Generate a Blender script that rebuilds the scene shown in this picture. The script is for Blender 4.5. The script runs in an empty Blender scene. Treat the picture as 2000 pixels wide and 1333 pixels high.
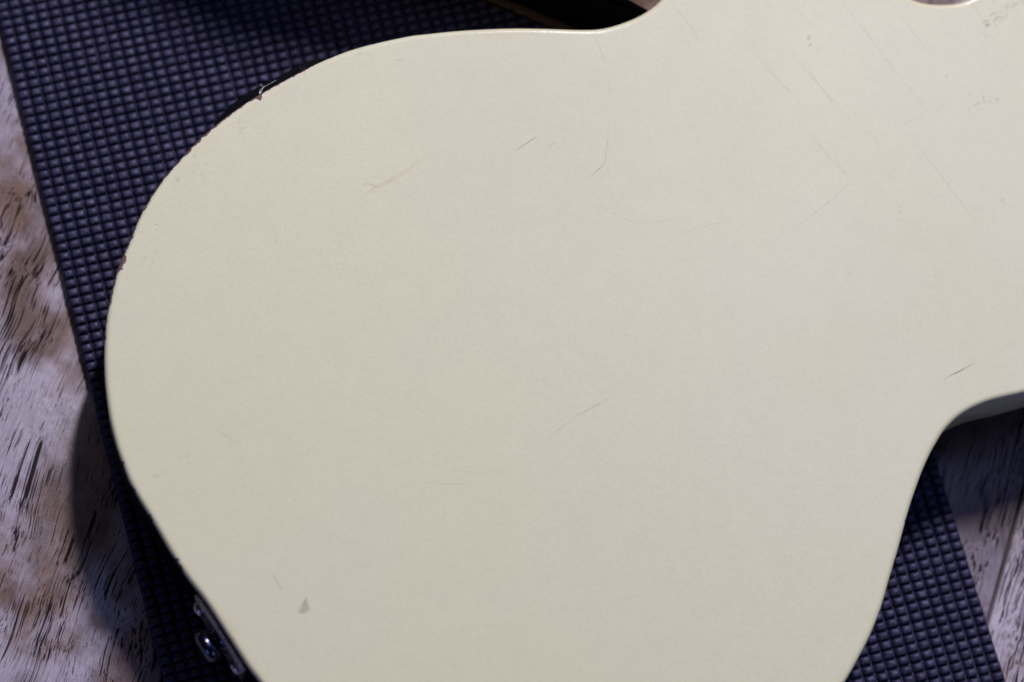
import bpy, bmesh, math, random
from mathutils import Vector, Matrix, noise
random.seed(11)
scene = bpy.context.scene
COL = scene.collection

# ------------------------------------------------------------------ camera
ZB = 0.0540            # back face of the guitar body (uppermost face as it lies)
ZF = 0.0100            # its front face, lifted off the mat by the bridge it rests on
ZW = -0.0062           # plank tops
FPX = 5555.0           # focal length in photograph pixels (100 mm on 36 mm)
nad = Vector((-626.0, -1456.0, -FPX)).normalized()      # straight down, seen from the camera
zc = -nad
xc = (Vector((1, 0, 0)) - zc * zc.x).normalized()
yc = zc.cross(xc)
R = Matrix((xc, yc, zc))
DIST = 1.194
CAM = Vector((0, 0, ZB)) - (R @ Vector((0, 0, -1))) * DIST
cam_d = bpy.data.cameras.new("camera")
cam = bpy.data.objects.new("camera", cam_d)
COL.objects.link(cam)
cam.matrix_world = Matrix.Translation(CAM) @ R.to_4x4()
cam_d.lens = 100.0
cam_d.sensor_width = 36.0
cam_d.clip_start = 0.05
cam_d.clip_end = 50.0
cam_d.dof.use_dof = True
cam_d.dof.focus_distance = 1.205
cam_d.dof.aperture_fstop = 3.4
cam_d.dof.aperture_blades = 8
scene.camera = cam

def ray(u, v):
    return R @ Vector((u - 1000.0, -(v - 666.5), -FPX))
def P(u, v, z):
    """point of the plane z that the photograph shows at (u, v); used to measure the place"""
    d = ray(u, v)
    t = (z - CAM.z) / d.z
    return CAM + d * t
def project(p):
    q = R.transposed() @ (Vector(p) - CAM)
    return 1000.0 + q.x / -q.z * FPX, 666.5 - q.y / -q.z * FPX

# ------------------------------------------------------------------ world and lamps
w = bpy.data.worlds.new("World")
scene.world = w
w.use_nodes = True
bg = w.node_tree.nodes["Background"]
bg.inputs[0].default_value = (0.35, 0.45, 1.0, 1)
bg.inputs[1].default_value = 0.026

def area(name, pos, target, sx, sy, power, color, roll_up=(0, 0, 1)):
    l = bpy.data.lights.new(name, 'AREA')
    l.shape = 'RECTANGLE'
    l.size = sx
    l.size_y = sy
    l.energy = power
    l.color = color
    o = bpy.data.objects.new(name, l)
    COL.objects.link(o)
    o.location = pos
    d = (Vector(target) - Vector(pos)).normalized()
    z = -d
    x = Vector(roll_up).cross(z).normalized()
    y = z.cross(x)
    m = Matrix((x, y, z)).transposed()
    o.rotation_euler = m.to_euler()
    return o
def polar(az, el, r):
    a, e = math.radians(az), math.radians(el)
    return Vector((math.cos(a) * math.cos(e), math.sin(a) * math.cos(e), math.sin(e))) * r
# tall narrow key lamp beyond the top of the picture
area("key_lamp", polar(75, 51, 3.6), (0, 0, 0.03), 0.13, 0.60, 124, (0.92, 0.87, 1.0))
# weak warm fill added over the upper left to lift the shadows
area("fill_lamp", polar(112, 62, 2.4), (0, 0, 0.0), 0.6, 0.5, 1.6, (1.0, 0.84, 0.72))
# low blue window light from the lower right, and a roof window high on the right
area("window_lamp", polar(-48, 24, 2.2), (0, 0, 0.03), 0.08, 0.08, 1.3, (0.36, 0.55, 1.0))
area("low_glint_lamp", polar(-122, 22, 2.2), (-0.1, -0.1, 0.0), 0.15, 0.15, 3.0, (0.22, 0.32, 1.0))  # blue lamp added at lower left for glints on the mat knobs
area("roof_window_lamp", polar(44, 66, 2.6), (0.05, 0.0, 0.0), 0.75, 0.75, 6.8, (0.35, 0.42, 1.0))

vs = scene.view_settings
vs.view_transform = 'Standard'
vs.look = 'None'
vs.exposure = 0.0
vs.gamma = 1.0
vs.use_curve_mapping = False

# ------------------------------------------------------------------ node helpers
class NT:
    def __init__(self, name):
        self.m = bpy.data.materials.new(name)
        self.m.use_nodes = True
        self.t = self.m.node_tree
        self.b = self.t.nodes["Principled BSDF"]
        self.out = self.t.nodes["Material Output"]
    def n(self, kind, **kw):
        nd = self.t.nodes.new(kind)
        for k, v in kw.items():
            setattr(nd, k, v)
        return nd
    def set(self, sock, v):
        if v is None:
            return
        if hasattr(v, "is_output"):
            self.t.links.new(v, sock)
        elif hasattr(sock.default_value, "__len__") and not hasattr(v, "__len__"):
            sock.default_value = (v,) * len(sock.default_value)
        elif hasattr(v, "__len__") and len(sock.default_value) == 4 and len(v) == 3:
            sock.default_value = (*v, 1)
        else:
            sock.default_value = v
    def math(self, op, a, b=None, c=None, clamp=False):
        nd = self.n("ShaderNodeMath", operation=op, use_clamp=clamp)
        for s, v in zip(nd.inputs, (a, b, c)):
            self.set(s, v)
        return nd.outputs[0]
    def mix(self, f, a, b, blend='MIX'):
        nd = self.n("ShaderNodeMix", data_type='RGBA', blend_type=blend)
        self.set(nd.inputs[0], f)
        self.set(nd.inputs[6], a)
        self.set(nd.inputs[7], b)
        return nd.outputs[2]
    def mixf(self, f, a, b):
        nd = self.n("ShaderNodeMix", data_type='FLOAT')
        self.set(nd.inputs[0], f)
        self.set(nd.inputs[2], a)
        self.set(nd.inputs[3], b)
        return nd.outputs[0]
    def ramp(self, v, lo, hi, a=0.0, b=1.0, smooth=True):
        nd = self.n("ShaderNodeMapRange", interpolation_type='SMOOTHSTEP' if smooth else 'LINEAR')
        self.set(nd.inputs[0], v)
        self.set(nd.inputs[1], lo)
        self.set(nd.inputs[2], hi)
        self.set(nd.inputs[3], a)
        self.set(nd.inputs[4], b)
        return nd.outputs[0]
    def noise(self, vec, scale, detail=2.0, rough=0.5, color=False, dist=0.0):
        nd = self.n("ShaderNodeTexNoise")
        if vec is not None:
            self.set(nd.inputs["Vector"], vec)
        nd.inputs["Scale"].default_value = scale
        nd.inputs["Detail"].default_value = detail
        nd.inputs["Roughness"].default_value = rough
        nd.inputs["Distortion"].default_value = dist
        return nd.outputs["Color" if color else "Fac"]
    def pos(self):
        return self.n("ShaderNodeNewGeometry").outputs["Position"]
    def obj(self):
        return self.n("ShaderNodeTexCoord").outputs["Object"]
    def mapping(self, vec, rot=(0, 0, 0), scale=(1, 1, 1), loc=(0, 0, 0)):
        nd = self.n("ShaderNodeMapping")
        self.set(nd.inputs[0], vec)
        nd.inputs["Location"].default_value = loc
        nd.inputs["Rotation"].default_value = rot
        nd.inputs["Scale"].default_value = scale
        return nd.outputs[0]
    def vadd(self, a, b, op='ADD'):
        nd = self.n("ShaderNodeVectorMath", operation=op)
        self.set(nd.inputs[0], a)
        self.set(nd.inputs[1], b)
        return nd.outputs[0]
    def vscale(self, a, s):
        nd = self.n("ShaderNodeVectorMath", operation='SCALE')
        self.set(nd.inputs[0], a)
        nd.inputs["Scale"].default_value = s
        return nd.outputs[0]
    def attr(self, name):
        return self.n("ShaderNodeAttribute", attribute_name=name).outputs["Fac"]
    def bump(self, h, strength, dist, normal=None):
        nd = self.n("ShaderNodeBump")
        nd.inputs["Strength"].default_value = strength
        nd.inputs["Distance"].default_value = dist
        self.set(nd.inputs["Height"], h)
        if normal is not None:
            self.set(nd.inputs["Normal"], normal)
        return nd.outputs[0]
    def p(self, **kw):
        for k, v in kw.items():
            self.set(self.b.inputs[k.replace("_", " ")], v)
        return self.m

# ------------------------------------------------------------------ materials
def mat_lacquer():
    n = NT("aged_lacquer")
    pos = n.pos()
    rim = n.attr("rim")        # millimetres in from the body edge
    wear = n.attr("wear")
    big = n.noise(pos, 11.0, 3.0, 0.5)
    big2 = n.noise(n.vadd(pos, (3.1, 1.7, 0.4)), 16.0, 2.0, 0.5)
    fine = n.noise(pos, 900.0, 2.0, 0.6)
    mid = n.noise(pos, 90.0, 3.0, 0.6)
    c = n.mix(n.ramp(big, 0.35, 0.65), (0.748, 0.726, 0.465), (0.748, 0.734, 0.49))
    c = n.mix(n.ramp(big2, 0.45, 0.72, 0.0, 0.45), c, (0.72, 0.718, 0.435))
    c = n.mix(n.ramp(mid, 0.35, 0.75, 0.0, 0.10), c, (0.60, 0.575, 0.38))
    c = n.mix(n.ramp(fine, 0.25, 0.75, 0.0, 0.24), c, (0.56, 0.54, 0.35))
    # pearl flecks
    v = n.n("ShaderNodeTexVoronoi")
    n.set(v.inputs["Vector"], pos)
    v.inputs["Scale"].default_value = 420.0
    fleck = n.math('MULTIPLY', n.ramp(v.outputs["Distance"], 0.10, 0.03), n.ramp(n.noise(pos, 260.0, 0.0), 0.55, 0.7))
    c = n.mix(n.math('MULTIPLY', fleck, 0.6), c, (0.92, 0.91, 0.86))
    # yellowed lacquer towards the rim
    rn = n.math('ADD', rim, n.math('MULTIPLY', n.math('SUBTRACT', n.noise(pos, 60.0, 3.0), 0.5), 6.0))
    yel = n.math('MULTIPLY', n.ramp(rn, 5.0, 0.5), n.ramp(n.noise(pos, 25.0, 2.0), 0.35, 0.68, 0.0, 0.5))
    c = n.mix(yel, c, (0.70, 0.62, 0.36))
    # chips down to bare wood along the worn part of the edge
    jag = n.noise(pos, 420.0, 4.0, 0.65)
    e = n.math('SUBTRACT', wear, n.math('MULTIPLY', rim, 0.5))
    e = n.math('ADD', e, n.math('MULTIPLY', n.math('SUBTRACT', jag, 0.5), 1.5))
    primer = n.ramp(e, -0.16, -0.06)
    bare = n.ramp(e, 0.0, 0.08)
    c = n.mix(n.math('MULTIPLY', primer, 0.75), c, (0.84, 0.80, 0.80))
    woodc = n.mix(n.noise(pos, 500.0, 2.0), (0.22, 0.14, 0.095), (0.10, 0.06, 0.042))
    c = n.mix(bare, c, woodc)
    bm = n.bump(fine, 0.16, 0.0002)
    bm = n.bump(n.noise(pos, 320.0, 2.0, 0.5), 0.10, 0.0004, bm)
    bm = n.bump(n.math('SUBTRACT', 1.0, bare), 0.5, 0.0003, bm)
    rough = n.mixf(bare, n.ramp(big, 0.3, 0.7, 0.50, 0.60), 0.8)
    return n.p(Base_Color=c, Roughness=rough, Normal=bm, Coat_Weight=n.mixf(bare, 0.33, 0.0), Coat_Roughness=n.ramp(big2, 0.3, 0.7, 0.13, 0.22), Coat_Normal=bm)

def mat_wood(ang):
    n = NT("brushed_oak")
    pos = n.vadd(n.pos(), n.n("ShaderNodeObjectInfo").outputs["Location"])
    q = n.mapping(pos, rot=(0, 0, ang))               # x across the plank, y along it
    warp = n.vscale(n.vadd(n.noise(q, 14.0, 2.0, 0.5, color=True), (0.5, 0.5, 0.5), 'SUBTRACT'), 0.019)
    qw = n.vadd(q, warp)
    pores = n.noise(n.mapping(qw, scale=(1.0, 0.010, 1.0)), 850.0, 2.0, 0.5)
    pores = n.math('ADD', pores, n.math('MULTIPLY', n.math('SUBTRACT', n.noise(n.mapping(qw, scale=(1.0, 0.16, 1.0)), 240.0, 2.0, 0.6), 0.5), 0.11))
    pores2 = n.noise(n.mapping(qw, scale=(1.0, 0.014, 1.0), loc=(0.3, 0.2, 0)), 1900.0, 1.5, 0.5)
    zone = n.noise(n.mapping(qw, scale=(1.0, 0.35, 1.0)), 42.0, 3.0, 0.55)
    thr = n.ramp(zone, 0.36, 0.66, 0.70, 0.545)
    thr2 = n.ramp(zone, 0.34, 0.70, 0.70, 0.56)
    pore = n.math('MAXIMUM', n.ramp(n.math('SUBTRACT', pores, thr), 0.0, 0.09), n.ramp(n.math('SUBTRACT', pores2, thr2), 0.0, 0.08, 0.0, 0.8))
    fibre = n.noise(n.mapping(qw, scale=(1.0, 0.03, 1.0)), 1700.0, 2.0, 0.6)
    ring = n.noise(n.mapping(qw, scale=(1.0, 0.16, 1.0)), 85.0, 4.0, 0.6)
    blot = n.noise(n.vadd(q, (0.37, 0.11, 0.0)), 19.0, 4.0, 0.6)
    grit = n.noise(pos, 1500.0, 2.0, 0.7)
    # brown heartwood figures; the one at right paints shade into the floor colour
    fig_shade = None
    for fx, fy, rx, ry in FIGS_SHADE:
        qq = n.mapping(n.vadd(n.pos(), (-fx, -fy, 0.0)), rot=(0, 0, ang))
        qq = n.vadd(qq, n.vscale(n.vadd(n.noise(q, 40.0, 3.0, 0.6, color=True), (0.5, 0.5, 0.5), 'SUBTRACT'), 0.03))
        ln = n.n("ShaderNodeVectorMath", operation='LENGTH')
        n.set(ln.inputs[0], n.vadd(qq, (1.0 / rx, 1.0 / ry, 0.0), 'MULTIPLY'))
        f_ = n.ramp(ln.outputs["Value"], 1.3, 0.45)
        fig_shade = f_ if fig_shade is None else n.math('MAXIMUM', fig_shade, f_)
    c = n.mix(n.ramp(ring, 0.38, 0.66), (0.175, 0.095, 0.060), (0.075, 0.036, 0.022))
    c = n.mix(n.ramp(blot, 0.36, 0.54, 0.0, 0.92), c, (0.42, 0.365, 0.43))  # pale lilac patches put part of the floor's cool sheen into the colour
    c = n.mix(n.math('MULTIPLY', fig_shade, 0.78), c, n.mix(n.ramp(ring, 0.36, 0.64), (0.17, 0.092, 0.060), (0.065, 0.032, 0.022)))
    c = n.mix(n.ramp(fibre, 0.42, 0.72, 0.0, 0.5), c, (0.06, 0.034, 0.026))
    c = n.mix(n.ramp(grit, 0.5, 0.8, 0.0, 0.3), c, (0.34, 0.28, 0.26))
    c = n.mix(n.math('MULTIPLY', pore, 0.95), c, (0.010, 0.006, 0.006))
    h = n.math('ADD', n.math('MULTIPLY', pore, -1.0), n.math('MULTIPLY', ring, 0.35))
    bm = n.bump(h, 0.8, 0.0007)
    bm = n.bump(grit, 0.30, 0.0003, bm)
    bm = n.bump(blot, 0.35, 0.004, bm)
    rough = n.mixf(pore, n.ramp(n.math('ADD', blot, n.math('MULTIPLY', grit, 0.25)), 0.45, 0.78, 0.55, 0.38), 0.8)
    return n.p(Base_Color=c, Roughness=rough, Normal=bm, Specular_IOR_Level=n.mixf(pore, 0.65, 0.1), Coat_Weight=n.math('MULTIPLY', n.math('SUBTRACT', 1.0, pore), n.ramp(blot, 0.36, 0.66, 0.0, 0.55)), Coat_Roughness=0.42, Coat_IOR=1.8, Coat_Normal=bm)

def mat_rubber():
    n = NT("foam_rubber")
    pos = n.pos()
    a = n.noise(pos, 1300.0, 3.0, 0.6)
    b = n.noise(pos, 420.0, 2.0, 0.5)
    c = n.mix(b, (0.014, 0.013, 0.028), (0.024, 0.022, 0.046))
    bm = n.bump(b, 0.45, 0.0007)
    bm = n.bump(a, 0.35, 0.0003, bm)
    return n.p(Base_Color=c, Roughness=n.ramp(a, 0.3, 0.7, 0.5, 0.68), Normal=bm, Specular_IOR_Level=0.8, Specular_Tint=(0.66, 0.64, 1.0))

def simple(name, col, rough, metallic=0.0, nscale=300.0, var=0.3, bump=0.0, alpha=1.0):
    n = NT(name)
    pos = n.pos()
    f = n.noise(pos, nscale, 3.0, 0.6)
    c = n.mix(n.ramp(f, 0.3, 0.7, 0.0, var), col, tuple(x * 0.45 for x in col))
    n.p(Base_Color=c, Roughness=n.ramp(f, 0.3, 0.7, rough * 0.8, min(1, rough * 1.25)), Metallic=metallic)
    if bump:
        n.p(Normal=n.bump(f, bump, 0.0005))
    if alpha < 1:
        n.p(Alpha=alpha)
    return n.m

M_LAC = mat_lacquer()
M_RUB = mat_rubber()
M_BLACK = simple("black_cloth", (0.0022, 0.0022, 0.0024), 0.95, var=0.5, bump=0.3)
M_BLACK.node_tree.nodes["Principled BSDF"].inputs["Specular IOR Level"].default_value = 0.05
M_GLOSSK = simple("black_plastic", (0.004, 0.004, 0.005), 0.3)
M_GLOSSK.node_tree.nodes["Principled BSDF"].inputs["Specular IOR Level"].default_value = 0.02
M_CHROME = simple("aged_chrome", (0.66, 0.63, 0.62), 0.30, 1.0, 500.0, 0.5)
M_DARKCHROME = simple("dark_chrome", (0.10, 0.11, 0.16), 0.2, 1.0, 400.0, 0.4)
M_BROWN = simple("brown_wood", (0.10, 0.05, 0.03), 0.6, var=0.6)
M_LINT = simple("lint_fibre", (0.75, 0.85, 0.88), 0.5)
M_SCR = {
    'grey': simple("scratch_grey", (0.16, 0.155, 0.14), 0.6, alpha=0.11),
    'dark': simple("scratch_dark", (0.07, 0.06, 0.045), 0.7, alpha=0.2),
    'faint': simple("scratch_faint", (0.30, 0.28, 0.21), 0.6, alpha=0.085),
    'brown': simple("scratch_brown", (0.24, 0.17, 0.08), 0.7, alpha=0.36),
    'white': simple("scratch_white", (0.84, 0.83, 0.76), 0.5, alpha=0.35),
    'blue': simple("scratch_blue", (0.45, 0.47, 0.52), 0.4, alpha=0.12),
    'yellow': simple("stain_yellow", (0.74, 0.58, 0.24), 0.5, alpha=0.035),
    'mauve': simple("stain_mauve", (0.34, 0.22, 0.20), 0.6, var=0.8, nscale=900.0, alpha=0.2),
    'mauve_faint': simple("stain_mauve_faint", (0.42, 0.36, 0.36), 0.6, alpha=0.14),
}

# ------------------------------------------------------------------ object helpers
def mesh_obj(name, verts, faces, mat, parent=None, smooth=True):
    me = bpy.data.meshes.new(name)
    me.from_pydata([tuple(v) for v in verts], [], faces)
    me.update()
    me.materials.append(mat)
    if smooth:
        me.polygons.foreach_set("use_smooth", [True] * len(me.polygons))
    o = bpy.data.objects.new(name, me)
    COL.objects.link(o)
    if parent is not None:
        o.parent = parent
    return o
def bm_obj(name, bm, mat, parent=None, smooth=True):
    me = bpy.data.meshes.new(name)
    bm.normal_update()
    bm.to_mesh(me)
    bm.free()
    me.materials.append(mat)
    if smooth:
        me.polygons.foreach_set("use_smooth", [True] * len(me.polygons))
    o = bpy.data.objects.new(name, me)
    COL.objects.link(o)
    if parent is not None:
        o.parent = parent
    return o
def empty(name, loc=(0, 0, 0)):
    o = bpy.data.objects.new(name, None)
    COL.objects.link(o)
    o.location = loc
    o.empty_display_size = 0.01
    return o
def tag(o, label, cat, group=None):
    o["label"] = label
    o["category"] = cat
    if group:
        o["group"] = group
def prism(poly, z0, z1, bev=0.0, seg=2):
    bm = bmesh.new()
    vs_ = [bm.verts.new((p[0], p[1], z0)) for p in poly]
    f = bm.faces.new(vs_)
    bm.normal_update()
    if f.normal.z < 0:
        f.normal_flip()
    r = bmesh.ops.extrude_face_region(bm, geom=[f])
    bmesh.ops.translate(bm, verts=[g for g in r['geom'] if isinstance(g, bmesh.types.BMVert)], vec=(0, 0, z1 - z0))
    bmesh.ops.recalc_face_normals(bm, faces=bm.faces)
    if bev:
        bmesh.ops.bevel(bm, geom=list(bm.edges), offset=bev, segments=seg, profile=0.5, affect='EDGES')
    return bm
def catmull(pts, step):
    n = len(pts)
    out = []
    for i in range(n):
        p0, p1, p2, p3 = (pts[(i + k - 1) % n] for k in range(4))
        m = max(2, int((p2 - p1).length / step))
        for k in range(m):
            t = k / m
            out.append(0.5 * ((2 * p1) + (p2 - p0) * t + (2 * p0 - 5 * p1 + 4 * p2 - p3) * t * t + (3 * p1 - p0 - 3 * p2 + p3) * t ** 3))
    return out
def inside(pt, poly):
    x, y = pt[0], pt[1]
    c = False
    j = len(poly) - 1
    for i in range(len(poly)):
        xi, yi = poly[i][0], poly[i][1]
        xj, yj = poly[j][0], poly[j][1]
        if (yi > y) != (yj > y) and x < (xj - xi) * (y - yi) / (yj - yi) + xi:
            c = not c
        j = i
    return c
def seg_dist(p, poly):
    best = 9
    n = len(poly)
    for i in range(n):
        a = Vector((poly[i][0], poly[i][1]))
        b = Vector((poly[(i + 1) % n][0], poly[(i + 1) % n][1]))
        d = b - a
        t = max(0, min(1, (Vector((p[0], p[1])) - a).dot(d) / d.dot(d)))
        best = min(best, (a + d * t - Vector((p[0], p[1]))).length)
    return best

# ------------------------------------------------------------------ plank floor
pa = P(2000, 955, ZW)
pb = P(1930, 1210, ZW)
pdir = (pa - pb).normalized()
pnor = Vector((pdir.y, -pdir.x, 0))
ANG = math.atan2(pdir.y, pdir.x) - math.pi / 2
FIGS_SHADE = [(*P(165, 960, ZW).to_2d(), 0.020, 0.055), (*P(110, 420, ZW).to_2d(), 0.008, 0.07), (*P(1920, 900, ZW).to_2d(), 0.040, 0.055), (*P(250, 1330, ZW).to_2d(), 0.012, 0.03)]
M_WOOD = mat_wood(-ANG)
floor = empty("floor", (0, 0, ZW - 0.02))
floor["kind"] = "structure"
PW = 0.166
sub = prism([(-0.75, -0.65), (0.75, -0.65), (0.75, 0.75), (-0.75, 0.75)], ZW - 0.026, ZW - 0.0205)
o = bm_obj("subfloor", sub, M_BROWN, floor, False)
o.matrix_parent_inverse = floor.matrix_world.inverted()
o.location.z -= 0
for k in range(-4, 3):
    c = pb + pnor * (PW * (k + 0.5))
    wd = PW - 0.0014
    bm = bmesh.new()
    nx, ny = 10, 30
    prof = []
    L = 0.62
    e = 0.0006
    xs = [-wd / 2, -wd / 2 + e * 0.3, -wd / 2 + e, -wd / 4, 0, wd / 4, wd / 2 - e, wd / 2 - e * 0.3, wd / 2]
    zs = [-0.02, -e, 0, 0, 0, 0, 0, -e, -0.02]
    xs = [-wd / 2, -wd / 2, -wd / 2 + e * .4, -wd / 2 + e * 1.6, 0, wd / 2 - e * 1.6, wd / 2 - e * .4, wd / 2, wd / 2]
    zs = [-0.02, -e * 1.6, -e * .5, 0, 0, 0, -e * .5, -e * 1.6, -0.02]
    rows = []
    for j in range(ny + 1):
        y = -L + 2 * L * j / ny
        rows.append([bm.verts.new((x + 0.0004 * noise.noise((k * 7.3, y * 40, i)), y, z + 0.0002 * noise.noise((x * 30, y * 9, k)))) for i, (x, z) in enumerate(zip(xs, zs))])
    for j in range(ny):
        for i in range(len(xs) - 1):
            bm.faces.new((rows[j][i], rows[j][i + 1], rows[j + 1][i + 1], rows[j + 1][i]))
    bm.faces.new([rows[0][i] for i in range(len(xs))][::-1])
    bm.faces.new([rows[-1][i] for i in range(len(xs))])
    bmesh.ops.recalc_face_normals(bm, faces=bm.faces)
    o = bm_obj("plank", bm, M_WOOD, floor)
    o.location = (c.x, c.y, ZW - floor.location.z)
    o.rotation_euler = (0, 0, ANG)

# ------------------------------------------------------------------ mat
ml = [(-45, -150), (0, 30), (45, 220), (97, 430), (148, 640), (200, 850), (246, 1030), (290, 1205), (322, 1333), (372, 1530)]
mr = [(2035, 1560), (1985, 1390), (1967, 1328), (1930, 1209), (1877, 1048), (1828, 897), (1760, 690), (1640, 310)]
mt = [(1078, 56), (950, 2), (640, -130)]
poly = [P(u, v, 0.0).to_2d() for u, v in ml + mr + mt]
mat_t = empty("grip_mat", (poly[5].x, poly[5].y, ZW))
mat_t.location = (0, 0, ZW)
tag(mat_t, "black rubber grip mat with a grid of small knobs lying under the guitar", "mat")
ZBASE = -0.0029
bm = prism(poly, 0.0002, ZBASE - ZW, 0.0006, 2)
sheet = bm_obj("sheet", bm, M_RUB, mat_t, False)

lp = [P(u, v, 0.0).to_2d() for u, v in ((45, 220), (290, 1205))]
cdir = (lp[1] - lp[0]).normalized()          # down the columns
rdir = Vector((-cdir.y, cdir.x))             # along the rows
if rdir.x < 0:
    rdir = -rdir
SX = (P(300, 400, 0) - P(275.5, 400, 0)).length
SX *= 1.0075
SY = 0.00425
VAR = []
for v in range(10):
    N = 6
    vv, ff = [], []
    for j in range(N + 1):
        for i in range(N + 1):
            a, b = -1 + 2 * i / N, -1 + 2 * j / N
            h = (1 - abs(a) ** 3.2) * (1 - abs(b) ** 3.6)
            nz = 0.16 * noise.noise((a * 1.7 + v * 5, b * 1.7, v * 3.1))
            a2 = math.copysign(abs(a) ** 0.8, a)
            b2 = math.copysign(abs(b) ** 0.8, b)
            vv.append((a2 * SX * 0.505, b2 * SY * 0.505, 0.0030 * (h ** 0.5) * (1 + nz) - 0.0003))
    for j in range(N):
        for i in range(N):
            s = j * (N + 1) + i
            ff.append((s, s + 1, s + N + 2, s + N + 1))
    me = bpy.data.meshes.new("knob")
    me.from_pydata(vv, [], ff)
    me.update()
    me.polygons.foreach_set("use_smooth", [True] * len(ff))
    me.materials.append(M_RUB)
    VAR.append((me, vv, ff))
org = lp[0] + rdir * (SX * 0.5 - 0.0004)
KN = []
for jr in range(-26, 92):
    for ic in range(0, 82):
        wob = Vector((noise.noise((ic * 0.31, jr * 0.17, 1.0)), noise.noise((ic * 0.23, jr * 0.29, 7.0)))) * 0.00035
        p = org + rdir * (SX * ic) + cdir * (SY * jr) + wob
        if not inside(p, poly) or seg_dist(p, poly) < SX * (0.22 if p.x < 0 else 0.12):
            continue
        KN.append((p, math.atan2(rdir.y, rdir.x) + random.uniform(-0.05, 0.05), random.randrange(10), random.uniform(0.96, 1.02), random.uniform(0.92, 1.05)))

# ------------------------------------------------------------------ guitar body outline
OUT_PX = [(508, 1333), (485, 1303), (446, 1243), (404, 1178), (368, 1131), (336, 1083), (297, 1016), (259, 953), (239, 905), (226, 866), (215, 820),
          (207, 765), (204, 720), (204, 678), (207, 629), (214, 587), (224, 545), (235, 511), (250, 477), (264, 442), (280, 409), (315, 354), (350, 313),
          (385, 276), (420, 245), (465, 211), (507, 184), (560, 154), (630, 119), (700, 93), (790, 72), (835, 66), (895, 60), (965, 56), (1017, 55),
          (1070, 56), (1135, 58), (1175, 56), (1210, 47), (1245, 33), (1273, 16), (1292, -2), (1318, -38), (1350, -95), (1400, -190), (1470, -260), (1560, -290),
          (1630, -250), (1665, -180), (1690, -110), (1725, -50), (1775, -4), (1837, 9), (1898, -4), (1960, -60), (2020, -70), (2120, 0), (2260, 130), (2340, 260),
          (2400, 420), (2460, 560), (2430, 640), (2330, 690), (2200, 716), (2090, 742), (2000, 768), (1965, 776), (1933, 784), (1907, 794), (1886, 805), (1865, 820),
          (1844, 842), (1831, 862), (1818, 885), (1805, 913), (1794, 941), (1776, 994), (1755, 1071), (1737, 1132), (1720, 1190), (1699, 1243), (1678, 1284),
          (1650, 1333), (1606, 1396), (1540, 1475), (1430, 1580), (1290, 1660), (1120, 1700), (950, 1690), (800, 1620), (680, 1535), (590, 1442)]
ctrl = [P(u, v, ZB - 0.0008).to_2d() for u, v in OUT_PX]
out = catmull(ctrl, 0.0011)
n = len(out)
area2 = sum(out[i].x * out[(i + 1) % n].y - out[(i + 1) % n].x * out[i].y for i in range(n))
sgn = 1 if area2 > 0 else -1
nrm = []
for i in range(n):
    t = (out[(i + 3) % n] - out[(i - 3) % n]).normalized()
    nrm.append(Vector((t.y, -t.x)) * sgn)
UV = [project((p.x, p.y, ZB)) for p in out]
CHIPS = [(237, 510, 16, 2.0), (231, 522, 12, 1.6), (222, 556, 7, 1.1), (504, 188, 13, 2.0), (492, 196, 14, 1.3), (470, 210, 14, 1.0), (448, 228, 16, 1.0), (425, 244, 16, 1.1), (405, 262, 16, 1.2),
         (385, 280, 16, 1.2), (368, 298, 16, 1.3), (350, 318, 18, 0.9), (332, 338, 18, 0.9), (310, 362, 16, 0.8), (290, 395, 14, 0.7), (262, 446, 14, 0.7), (560, 155, 14, 0.6), (610, 128, 12, 0.6),
         (345, 1095, 9, 1.1), (352, 1108, 7, 0.9), (262, 958, 10, 0.7), (292, 1010, 10, 0.7), (1748, 1095, 5, 0.8), (1769, 1018, 5, 0.7), (240, 905, 8, .7), (736, 82, 8, .7), (650, 110, 14, 0.5)]
wearA = []
for (u, v) in UV:
    wv = 0.0
    for cu, cv, r, s in CHIPS:
        d2 = ((u - cu) ** 2 + (v - cv) ** 2) / (r * r)
        if d2 < 9:
            wv = max(wv, 0.72 * s * math.exp(-d2))
    if u < 650 and v < 700:
        wv = max(wv, 0.48 * max(0.0, min(1.0, (650 - u) / 60.0)) * max(0.0, min(1.0, (700 - v) / 80.0)))
    wearA.append(wv)
RB = 0.0021
rings = []   # (inset, z, rim mm)
rings += [(0.0030, ZF, 3.0), (0.0012, ZF + 0.0004, 2.0), (0.0003, ZF + 0.0014, 1.2), (0.0, ZF + 0.003, 1.0), (0.0, ZB - 0.012, 1.0), (0.0, ZB - 0.005, 1.0)]
for k in range(0, 9):
    a = math.pi / 2 * k / 8
    rings.append((RB * (1 - math.cos(a)), ZB - RB * (1 - math.sin(a)), 0.2 + RB * (1 - math.cos(a)) * 1000))
rings += [(0.0032, ZB, 3.2), (0.0045, ZB, 4.5), (0.0065, ZB, 6.5), (0.0095, ZB, 9.5)]
verts, faces, rimv, wearv = [], [], [], []
for (ins, z, rm) in rings:
    for i in range(n):
        p = out[i] - nrm[i] * ins
        dz = 0.0
        verts.append((p.x, p.y, z))
        rimv.append(rm)
        wearv.append(wearA[i] if z > ZB - 0.004 else 0.0)
for r in range(len(rings) - 1):
    for i in range(n):
        a, b = r * n + i, r * n + (i + 1) % n
        q = (a, b, b + n, a + n)
        faces.append(q if sgn > 0 else q[::-1])
top = [(len(rings) - 1) * n + i for i in range(n)]
bot = list(range(n))
faces.append(tuple(top if sgn > 0 else top[::-1]))
faces.append(tuple(bot[::-1] if sgn > 0 else bot))
guitar = empty("electric_guitar", (0, 0, 0))
tag(guitar, "cream electric guitar lying face down with its worn back showing, filling the picture", "guitar")
body = mesh_obj("body", verts, faces, M_LAC, guitar)
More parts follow.
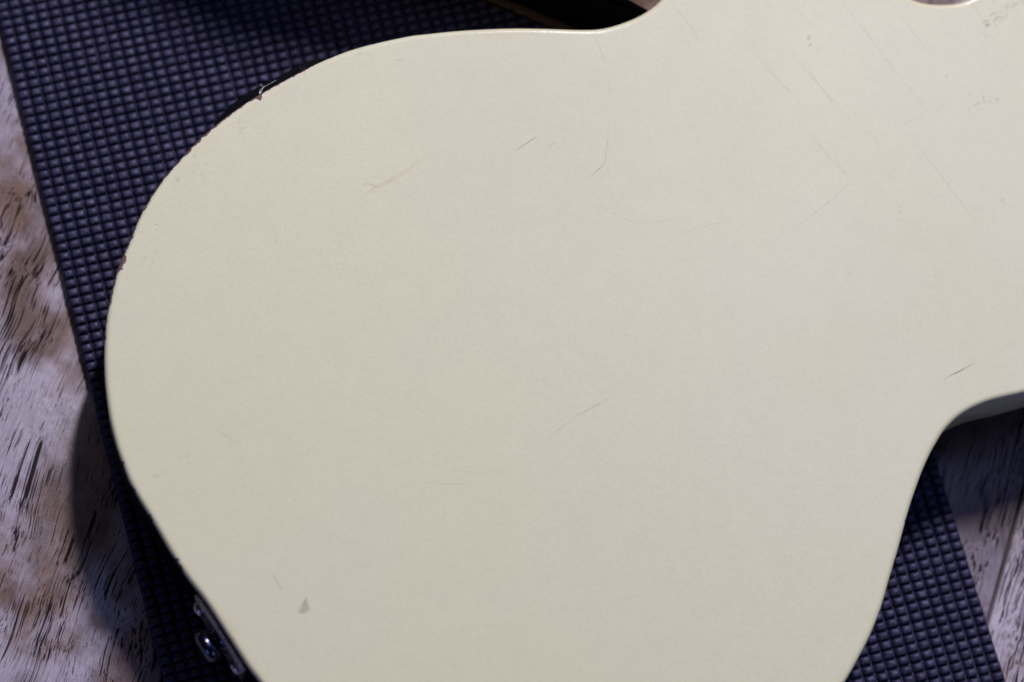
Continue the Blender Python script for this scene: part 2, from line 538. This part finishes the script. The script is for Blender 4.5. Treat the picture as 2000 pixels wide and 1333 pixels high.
for nm, arr in (("rim", rimv), ("wear", wearv)):
    at = body.data.attributes.new(nm, 'FLOAT', 'POINT')
    at.data.foreach_set("value", arr)

# the bridge and pickguard the guitar rests on, under the body
br0 = P(820, 820, ZF)
o = bm_obj("bridge", prism([(br0.x - 0.04, br0.y - 0.025), (br0.x + 0.04, br0.y - 0.025), (br0.x + 0.04, br0.y + 0.025), (br0.x - 0.04, br0.y + 0.025)], 0.0004, ZF - 0.0003, 0.001), M_DARKCHROME, guitar, False)
br1 = P(1500, 350, ZF)
o = bm_obj("pickup", prism([(br1.x - 0.035, br1.y - 0.01), (br1.x + 0.035, br1.y - 0.01), (br1.x + 0.035, br1.y + 0.01), (br1.x - 0.035, br1.y + 0.01)], 0.0004, ZF - 0.0003, 0.001), M_GLOSSK, guitar, False)

# ------------------------------------------------------------------ knobs: the largest ones in view singly, the rest as one part
outp = [(p.x, p.y) for p in out[::6]]
vis = []
for k, (p, a, v, s, h) in enumerate(KN):
    u, vv = project((p.x, p.y, 0.0))
    if -10 < u < 2010 and -10 < vv < 1343 and not (1000 < u < 1640 and vv > 100):
        q = P(u, vv, ZB)
        if not inside((q.x, q.y), outp):
            vis.append(((Vector((p.x, p.y, 0)) - CAM).length - (0.12 if u > 1500 else 0), k))
vis.sort()
single = set(k for _, k in vis[:300])
rv, rf = [], []
for k, (p, a, v, s, h) in enumerate(KN):
    me, vv, ff = VAR[v]
    if k in single:
        o = bpy.data.objects.new("knob", me)
        COL.objects.link(o)
        o.parent = mat_t
        o.location = (p.x, p.y, ZBASE - ZW)
        o.rotation_euler = (0, 0, a)
        o.scale = (s, s, h)
    else:
        ca, sa = math.cos(a), math.sin(a)
        b = len(rv)
        rv += [(p.x + (x * ca - y * sa) * s, p.y + (x * sa + y * ca) * s, ZBASE - ZW + z * h) for x, y, z in vv]
        rf += [tuple(i + b for i in f) for f in ff]
ks = mesh_obj("knob_field", rv, rf, M_RUB, mat_t)
ks["kind"] = "stuff"

# ------------------------------------------------------------------ jack plate on the lower left side
def edge_at(u, v):
    i = min(range(n), key=lambda k: (UV[k][0] - u) ** 2 + (UV[k][1] - v) ** 2)
    return i
def frame(i):
    t = Vector((-nrm[i].y, nrm[i].x))
    if t.y > 0:
        t = -t
    return Vector((out[i].x, out[i].y, 0)), Vector((nrm[i].x, nrm[i].y, 0)), Vector((t.x, t.y, 0))
ij = edge_at(436, 1228)
jo, jn, jt = frame(ij)
JM = Matrix((jt, Vector((0, 0, 1)), jn)).transposed().to_4x4()     # local x along the edge, y up, z outwards
JM.translation = jo + Vector((0, 0, (ZF + ZB) / 2 + 0.001))
def local_bm(bm):
    bmesh.ops.transform(bm, matrix=JM, verts=bm.verts)
    if JM.to_3x3().determinant() < 0:
        bmesh.ops.reverse_faces(bm, faces=bm.faces)
    return bm
def lathe(profile, seg=40):
    bm = bmesh.new()
    rws = []
    for r, z in profile:
        rws.append([bm.verts.new((r * math.cos(2 * math.pi * k / seg), r * math.sin(2 * math.pi * k / seg), z)) for k in range(seg)])
    for a, b in zip(rws, rws[1:]):
        for k in range(seg):
            bm.faces.new((a[k], a[(k + 1) % seg], b[(k + 1) % seg], b[k]))
    bm.faces.new(rws[0][::-1])
    bm.faces.new(rws[-1])
    bmesh.ops.recalc_face_normals(bm, faces=bm.faces)
    return bm
PL = 0.0185
bm = prism([(-PL, -0.0155), (PL, -0.0155), (PL, 0.0155), (-PL, 0.0155)], 0.0004, 0.0024, 0.0003, 2)
plate = bm_obj("jack_plate", local_bm(bm), M_CHROME, guitar, False)
for sx in (-1, 1):
    bm = lathe([(0.0033, 0.0018), (0.0033, 0.0027), (0.0030, 0.0036), (0.0022, 0.0043), (0.0010, 0.0047)])
    bmesh.ops.translate(bm, verts=bm.verts, vec=(sx * 0.0142, 0.004, 0))
    bm_obj("screw", local_bm(bm), M_CHROME, plate)
bm = lathe([(0.0068, 0.0012), (0.0068, 0.0026), (0.0050, 0.0032), (0.0046, 0.0046), (0.0058, 0.0051), (0.0071, 0.0059), (0.0077, 0.0072), (0.0078, 0.0084), (0.0074, 0.0097), (0.0062, 0.0107), (0.0042, 0.0112), (0.0015, 0.0113)])
bmesh.ops.translate(bm, verts=bm.verts, vec=(0.0005, 0.003, 0))
sock = bm_obj("jack_socket", local_bm(bm), M_DARKCHROME, guitar)

# black band added to paint shade onto the side of the butt
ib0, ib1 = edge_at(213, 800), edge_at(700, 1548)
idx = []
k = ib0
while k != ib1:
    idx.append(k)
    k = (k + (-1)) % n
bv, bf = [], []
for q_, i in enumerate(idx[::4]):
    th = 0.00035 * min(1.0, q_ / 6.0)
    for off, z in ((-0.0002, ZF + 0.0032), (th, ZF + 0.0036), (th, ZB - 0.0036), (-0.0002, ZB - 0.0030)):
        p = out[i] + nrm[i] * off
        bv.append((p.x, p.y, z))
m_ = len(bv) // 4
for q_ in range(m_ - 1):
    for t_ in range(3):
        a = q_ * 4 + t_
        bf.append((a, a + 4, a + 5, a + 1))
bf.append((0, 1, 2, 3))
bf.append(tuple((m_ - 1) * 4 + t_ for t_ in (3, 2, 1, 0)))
band = mesh_obj("side_shade", bv, bf, M_GLOSSK, guitar, False)
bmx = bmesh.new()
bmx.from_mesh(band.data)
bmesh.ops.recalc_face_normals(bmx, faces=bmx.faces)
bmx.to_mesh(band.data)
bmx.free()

# black strip that peeps past the upper left rim
strip_px = [(416, 251), (420, 238), (450, 205), (507, 168), (560, 141), (600, 121), (622, 114.5), (637, 115)]
zst = 0.036
op = [P(u, v, zst).to_2d() for u, v in strip_px]
i0, i1 = edge_at(412, 252), edge_at(640, 114)
step = 1 if i1 > i0 else -1
inner = [out[i] - nrm[i] * 0.0006 for i in range(i0, i1, step * 6)]
spoly = op + inner[::-1]
bm = prism(spoly, 0.022, zst, 0.0)
strip = bm_obj("side_strip", bm, M_GLOSSK, guitar, False)
strip["label"] = "glossy black strip showing past the chipped upper left rim"

# ------------------------------------------------------------------ scratches and stains on the back
def ribbon(pts, width, kind, zoff=0.00004, taper=True, jit=0.5):
    p = [P(u + random.uniform(-jit, jit), v + random.uniform(-jit, jit), ZB + zoff) for u, v in pts]
    # subdivide
    q = []
    for a, b in zip(p, p[1:]):
        m = max(1, int((b - a).length / 0.004))
        for k in range(m):
            q.append(a.lerp(b, k / m) + Vector((random.uniform(-1, 1), random.uniform(-1, 1), 0)) * 0.00008 * jit)
    q.append(p[-1])
    vv, ff = [], []
    L = len(q)
    for k, c in enumerate(q):
        t = (q[min(k + 1, L - 1)] - q[max(k - 1, 0)]).normalized()
        s = Vector((-t.y, t.x, 0))
        f = k / (L - 1)
        wd = width * 0.000215 / 2 * ((0.35 + 0.65 * math.sin(math.pi * f)) if taper else 1) * random.uniform(0.7, 1.2)
        vv += [c - s * wd, c + s * wd]
    for k in range(L - 1):
        ff.append((2 * k, 2 * k + 1, 2 * k + 3, 2 * k + 2))
    o = mesh_obj("stain" if kind in ('yellow', 'mauve', 'mauve_faint') else "scratch", vv, ff, M_SCR[kind], body, False)
    for poly_ in o.data.polygons:
        if poly_.normal.z < 0:
            o.data.flip_normals()
            break
    return o
def blob(u, v, ru, rv_, ang, kind, zoff=0.00003, seg=22, rough=0.35):
    c, s = math.cos(ang), math.sin(ang)
    vv = []
    ph = random.uniform(0, 50)
    for k in range(seg):
        a = 2 * math.pi * k / seg
        r = 1 + rough * 2 * noise.noise((math.cos(a) * 1.6 + ph, math.sin(a) * 1.6, 0))
        x, y = ru * r * math.cos(a), rv_ * r * math.sin(a)
        vv.append(P(u + x * c - y * s, v + x * s + y * c, ZB + zoff))
    f = tuple(range(seg))
    o = mesh_obj("stain", vv, [f], M_SCR[kind], body, False)
    if o.data.polygons[0].normal.z < 0:
        o.data.flip_normals()
    return o
S = [
    ([(1166, 78), (1172, 95), (1177, 112)], 2.2, 'grey'), ([(1175, 104), (1179, 112), (1175, 113)], 2, 'grey'),
    ([(1190, 145), (1190, 190)], 2, 'blue'), ([(1188, 243), (1186, 285), (1182, 318), (1168, 334), (1155, 344)], 2.2, 'grey'),
    ([(1178, 324), (1168, 332), (1160, 337)], 4.5, 'white'), ([(1160, 339), (1153, 345)], 3, 'dark'),
    ([(1007, 295), (1028, 281), (1050, 267)], 2.4, 'dark'), ([(1012, 291), (1028, 280), (1046, 268)], 3, 'white'), ([(1071, 286), (1082, 279)], 4, 'dark'),
    ([(1160, 392), (1185, 413), (1225, 430), (1270, 436), (1330, 428)], 1.6, 'faint'),
    ([(1310, 5), (1340, 42), (1367, 78)], 2, 'faint'), ([(1385, 26), (1398, 40)], 2, 'faint'), ([(1500, 10), (1518, 28)], 2, 'faint'),
    ([(1550, 12), (1575, 38), (1595, 60)], 2, 'faint'), ([(1640, 0), (1690, 62), (1755, 148), (1816, 222)], 2.4, 'faint'),
    ([(1735, 0), (1775, 52), (1827, 118)], 2.2, 'faint'), ([(1470, 100), (1515, 152), (1545, 182), (1585, 232)], 2.2, 'faint'),
    ([(1540, 95), (1565, 128), (1605, 172), (1680, 258)], 2.4, 'faint'), ([(1566, 120), (1628, 205)], 1.6, 'faint'),
    ([(1572, 247), (1622, 310), (1662, 352)], 2.2, 'faint'), ([(1625, 303), (1655, 345)], 1.6, 'faint'), ([(1695, 252), (1717, 282)], 2, 'faint'),
    ([(1773, 262), (1840, 345), (1912, 443)], 2.4, 'faint'), ([(1895, 395), (1926, 437)], 1.8, 'faint'), ([(1903, 396), (1928, 423), (1938, 424)], 1.6, 'faint'),
    ([(1662, 357), (1610, 402), (1553, 446)], 2.2, 'blue'), ([(1816, 222), (1860, 198)], 1.6, 'faint'), ([(1757, 248), (1806, 224)], 1.6, 'faint'),
    ([(1842, 742), (1870, 727), (1908, 707)], 2.8, 'dark'), ([(1862, 732), (1882, 722)], 4, 'brown'), ([(1955, 682), (1983, 667)], 1.8, 'grey'),
    ([(1068, 860), (1090, 840), (1115, 822)], 2, 'grey'), ([(1113, 822), (1145, 802), (1192, 776)], 2.8, 'faint'), ([(1140, 806), (1175, 788)], 2.2, 'grey'),
    ([(1195, 980), (1207, 984), (1216, 994)], 2.2, 'grey'), ([(1224, 1057), (1243, 1048)], 2.2, 'grey'), ([(880, 918), (935, 925)], 2.2, 'faint'),
    ([(850, 945), (925, 945)], 2, 'faint'), ([(812, 975), (830, 960)], 2, 'faint'), ([(1046, 868), (1043, 882)], 1.8, 'grey'), ([(1344, 884), (1347, 902)], 2.2, 'faint'),
    ([(774, 118), (783, 115), (788, 121), (779, 124)], 2.4, 'grey'), ([(903, 65), (910, 72)], 3, 'grey'), ([(918, 75), (916, 86)], 2.4, 'grey'),
    ([(1890, 0), (1927, 46)], 1.6, 'faint'), ([(1977, 34), (1998, 62)], 1.6, 'faint'), ([(1984, 165), (2000, 184)], 1.8, 'grey'),
    ([(1902, 206), (1913, 201)], 5, 'brown'), ([(1920, 188), (1922, 202)], 3, 'brown'), ([(1932, 202), (1936, 197)], 3.5, 'brown'), ([(1945, 192), (1950, 203)], 3, 'brown'), ([(1942, 196), (1955, 193)], 2, 'brown'), ([(1892, 216), (1896, 213)], 3, 'brown'), ([(1893, 184), (1897, 188)], 2.4, 'grey'),
    ([(1756, 405), (1764, 399)], 2.4, 'brown'), ([(1754, 418), (1760, 413)], 2.4, 'brown'),
    ([(335, 424), (340, 435)], 2, 'grey'), ([(303, 438), (309, 439)], 2, 'brown'), ([(283, 500), (285, 506), (276, 516)], 2.2, 'faint'), ([(708, 360), (716, 364)], 2, 'brown'), ([(715, 358), (735, 364)], 2.2, 'brown'),
    ([(1505, 735), (1545, 742)], 1.6, 'faint'), ([(1425, 1090), (1432, 1080)], 2, 'grey'), ([(1370, 1183), (1380, 1184)], 2, 'grey'), ([(1705, 985), (1710, 990)], 3, 'grey'), ([(1733, 1001), (1738, 1000)], 2.6, 'dark'),
    ([(1625, 1140), (1635, 1130), (1650, 1120)], 1.8, 'faint'), ([(440, 870), (462, 858)], 1.8, 'faint'), ([(415, 835), (460, 862)], 3, 'faint'), ([(1330, 455), (1440, 425)], 1.5, 'faint'),
]
for pts, wd, kind in S:
    ribbon(pts, wd, kind)
for k in range(34):                                    # broken scuff in the upper right corner
    t = random.random()
    u = 1914 + 74 * t + random.gauss(0, 5)
    v = 62 - 54 * t + random.gauss(0, 7) - 16 * math.sin(math.pi * t) * random.random()
    a = random.choice((-0.75, -0.75, -0.55, 0.9, 0.2)) + random.gauss(0, 0.25)
    le = random.uniform(3, 10)
    ribbon([(u - le * math.cos(a), v - le * math.sin(a)), (u, v), (u + le * math.cos(a + 0.4), v + le * math.sin(a + 0.4))], random.uniform(1.5, 3.2), random.choice(('grey', 'grey', 'dark')), jit=1.2)
ribbon([(712, 378), (735, 366), (765, 352), (800, 330), (836, 303)], 12, 'yellow', 0.00002)
ribbon([(712, 384), (740, 364), (772, 345)], 15, 'yellow', 0.00003)
ribbon([(722, 372), (750, 360), (785, 340), (815, 318)], 7, 'yellow', 0.00004)
blob(594, 1188, 8, 14, 0.35, 'mauve')
blob(598, 1174, 3, 9, 0.2, 'mauve_faint')
ribbon([(532, 1122), (540, 1135), (550, 1152)], 6, 'mauve_faint')
for u, v, r in ((1849, 151, 2.6), (1958, 392, 2.8), (1979, 130, 2.2), (1583, 88, 3.5), (1894, 184, 1.8), (1000 + 580, 73, 4), (1045, 520, 1.5), (700, 560, 1.4), (1660, 535, 1.5), (1800, 630, 1.6), (540, 470, 1.5), (348, 351, 3)):
    blob(u, v, r, r * 1.25, 0.3, 'grey' if r < 3 else 'mauve_faint')
# hair-fine crazing close to the worn rim
for cu, cv, m, sp in ((385, 318, 7, 14), (478, 248, 8, 16), (595, 148, 5, 12), (352, 352, 3, 6), (360, 900, 3, 14), (300, 930, 4, 16), (420, 1180, 4, 20), (455, 1235, 4, 12), (290, 505, 3, 10), (700, 100, 3, 18)):
    for _ in range(m):
        u, v = cu + random.gauss(0, sp * .6), cv + random.gauss(0, sp * .5)
        a = random.uniform(0, 6.28)
        pts = [(u, v)]
        for _k in range(random.randint(2, 4)):
            a += random.uniform(-0.9, 0.9)
            u += 4 * math.cos(a)
            v += 4 * math.sin(a)
            pts.append((u, v))
        ribbon(pts, 1.7, 'grey', jit=0.3)

# ------------------------------------------------------------------ lint caught on the rim
def tube(pts, r, name, mat, parent=None, seg=6):
    vv, ff = [], []
    L = len(pts)
    for k, c in enumerate(pts):
        t = (pts[min(k + 1, L - 1)] - pts[max(k - 1, 0)]).normalized()
        a = t.cross(Vector((0.3, 0.2, 1))).normalized()
        b = t.cross(a)
        for s in range(seg):
            an = 2 * math.pi * s / seg
            vv.append(c + (a * math.cos(an) + b * math.sin(an)) * r)
    for k in range(L - 1):
        for s in range(seg):
            ff.append((k * seg + s, k * seg + (s + 1) % seg, (k + 1) * seg + (s + 1) % seg, (k + 1) * seg + s))
    return mesh_obj(name, vv, ff, mat, parent)
lint = empty("lint_tuft", P(508, 182, ZB - 0.004))
tag(lint, "tiny pale blue tuft of lint caught on the chipped upper left rim", "lint")
def lp_(pts, z):
    return [P(u, v, z) - lint.location for u, v in pts]
tube(lp_([(508, 186), (507, 182), (511, 176), (514, 170), (511, 164), (507, 166), (510, 170)], ZB - 0.004), 0.00006, "fibre", M_LINT, lint)
tube(lp_([(509, 184), (513, 174), (517, 168)], ZB - 0.004), 0.00006, "fibre", M_LINT, lint)
tube(lp_([(506, 178), (515, 171), (527, 164), (540, 157)], ZB - 0.005), 0.00006, "fibre", M_LINT, lint)
tube(lp_([(506.5, 183), (508, 181), (509, 179)], ZB - 0.0035), 0.0003, "fibre", M_LINT, lint)

# ------------------------------------------------------------------ black bar beyond the waist
HB = 0.040
a0, a1 = P(975, 0, ZW), P(1100, 52, ZW)
b0, b1 = P(1225, 0, HB), P(1265, 22, HB)
d = (a1.to_2d() - a0.to_2d()).normalized()
nl = Vector((-d.y, d.x))
width = (b0.to_2d() - a0.to_2d()).dot(nl)
far = a0.to_2d() - d * 0.34
yend = P(1100, 57, ZB).y + 0.010
def hit(p):
    return p + d * ((yend - p.y) / d.y)
c0, c1 = hit(a0.to_2d()), hit(a0.to_2d() + nl * width)
bar = empty("padded_bar", (0, 0, ZW))
tag(bar, "black padded bar on the floor beyond the guitar's upper waist, at the top edge", "bar")
bm = prism([far, a0.to_2d() - d * 0.10, a0.to_2d() - d * 0.012, c0, c1, a0.to_2d() - d * 0.012 + nl * width, a0.to_2d() - d * 0.10 + nl * width, far + nl * width], 0.0003, HB - ZW)
for v in bm.verts:
    if v.co.z > 0.01:
        sl = -(v.co.to_2d() - a0.to_2d()).dot(d) - 0.012
        v.co.z += 0.055 * max(0.0, min(1.0, sl / 0.088))  # unseen far end raised only to lengthen the shadow on the mat
bmesh.ops.bevel(bm, geom=list(bm.edges), offset=0.003, segments=3, profile=0.5, affect='EDGES')
bm_obj("padding", bm, M_BLACK, bar, False)
bm_obj("edging", prism([far - nl * 0.004, c0 - nl * 0.004, c0 - nl * 0.0003, far - nl * 0.0003], 0.0002, 0.005, 0.0005, 1), M_BROWN, bar, False)

M_RAIL = simple("warm_wood", (0.11, 0.048, 0.018), 0.7, nscale=120.0, var=0.6)
w2 = nl * (width + 0.0006)
w3 = nl * (width + 0.045)
def cut(o_):
    q_ = a0.to_2d() + o_
    return q_ + d * ((yend - q_.y) / d.y)
bm_obj("rail", prism([far + w2, cut(w2), cut(w3), far + w3], 0.0003, HB - ZW - 0.012, 0.001, 2), M_RAIL, bar, False)
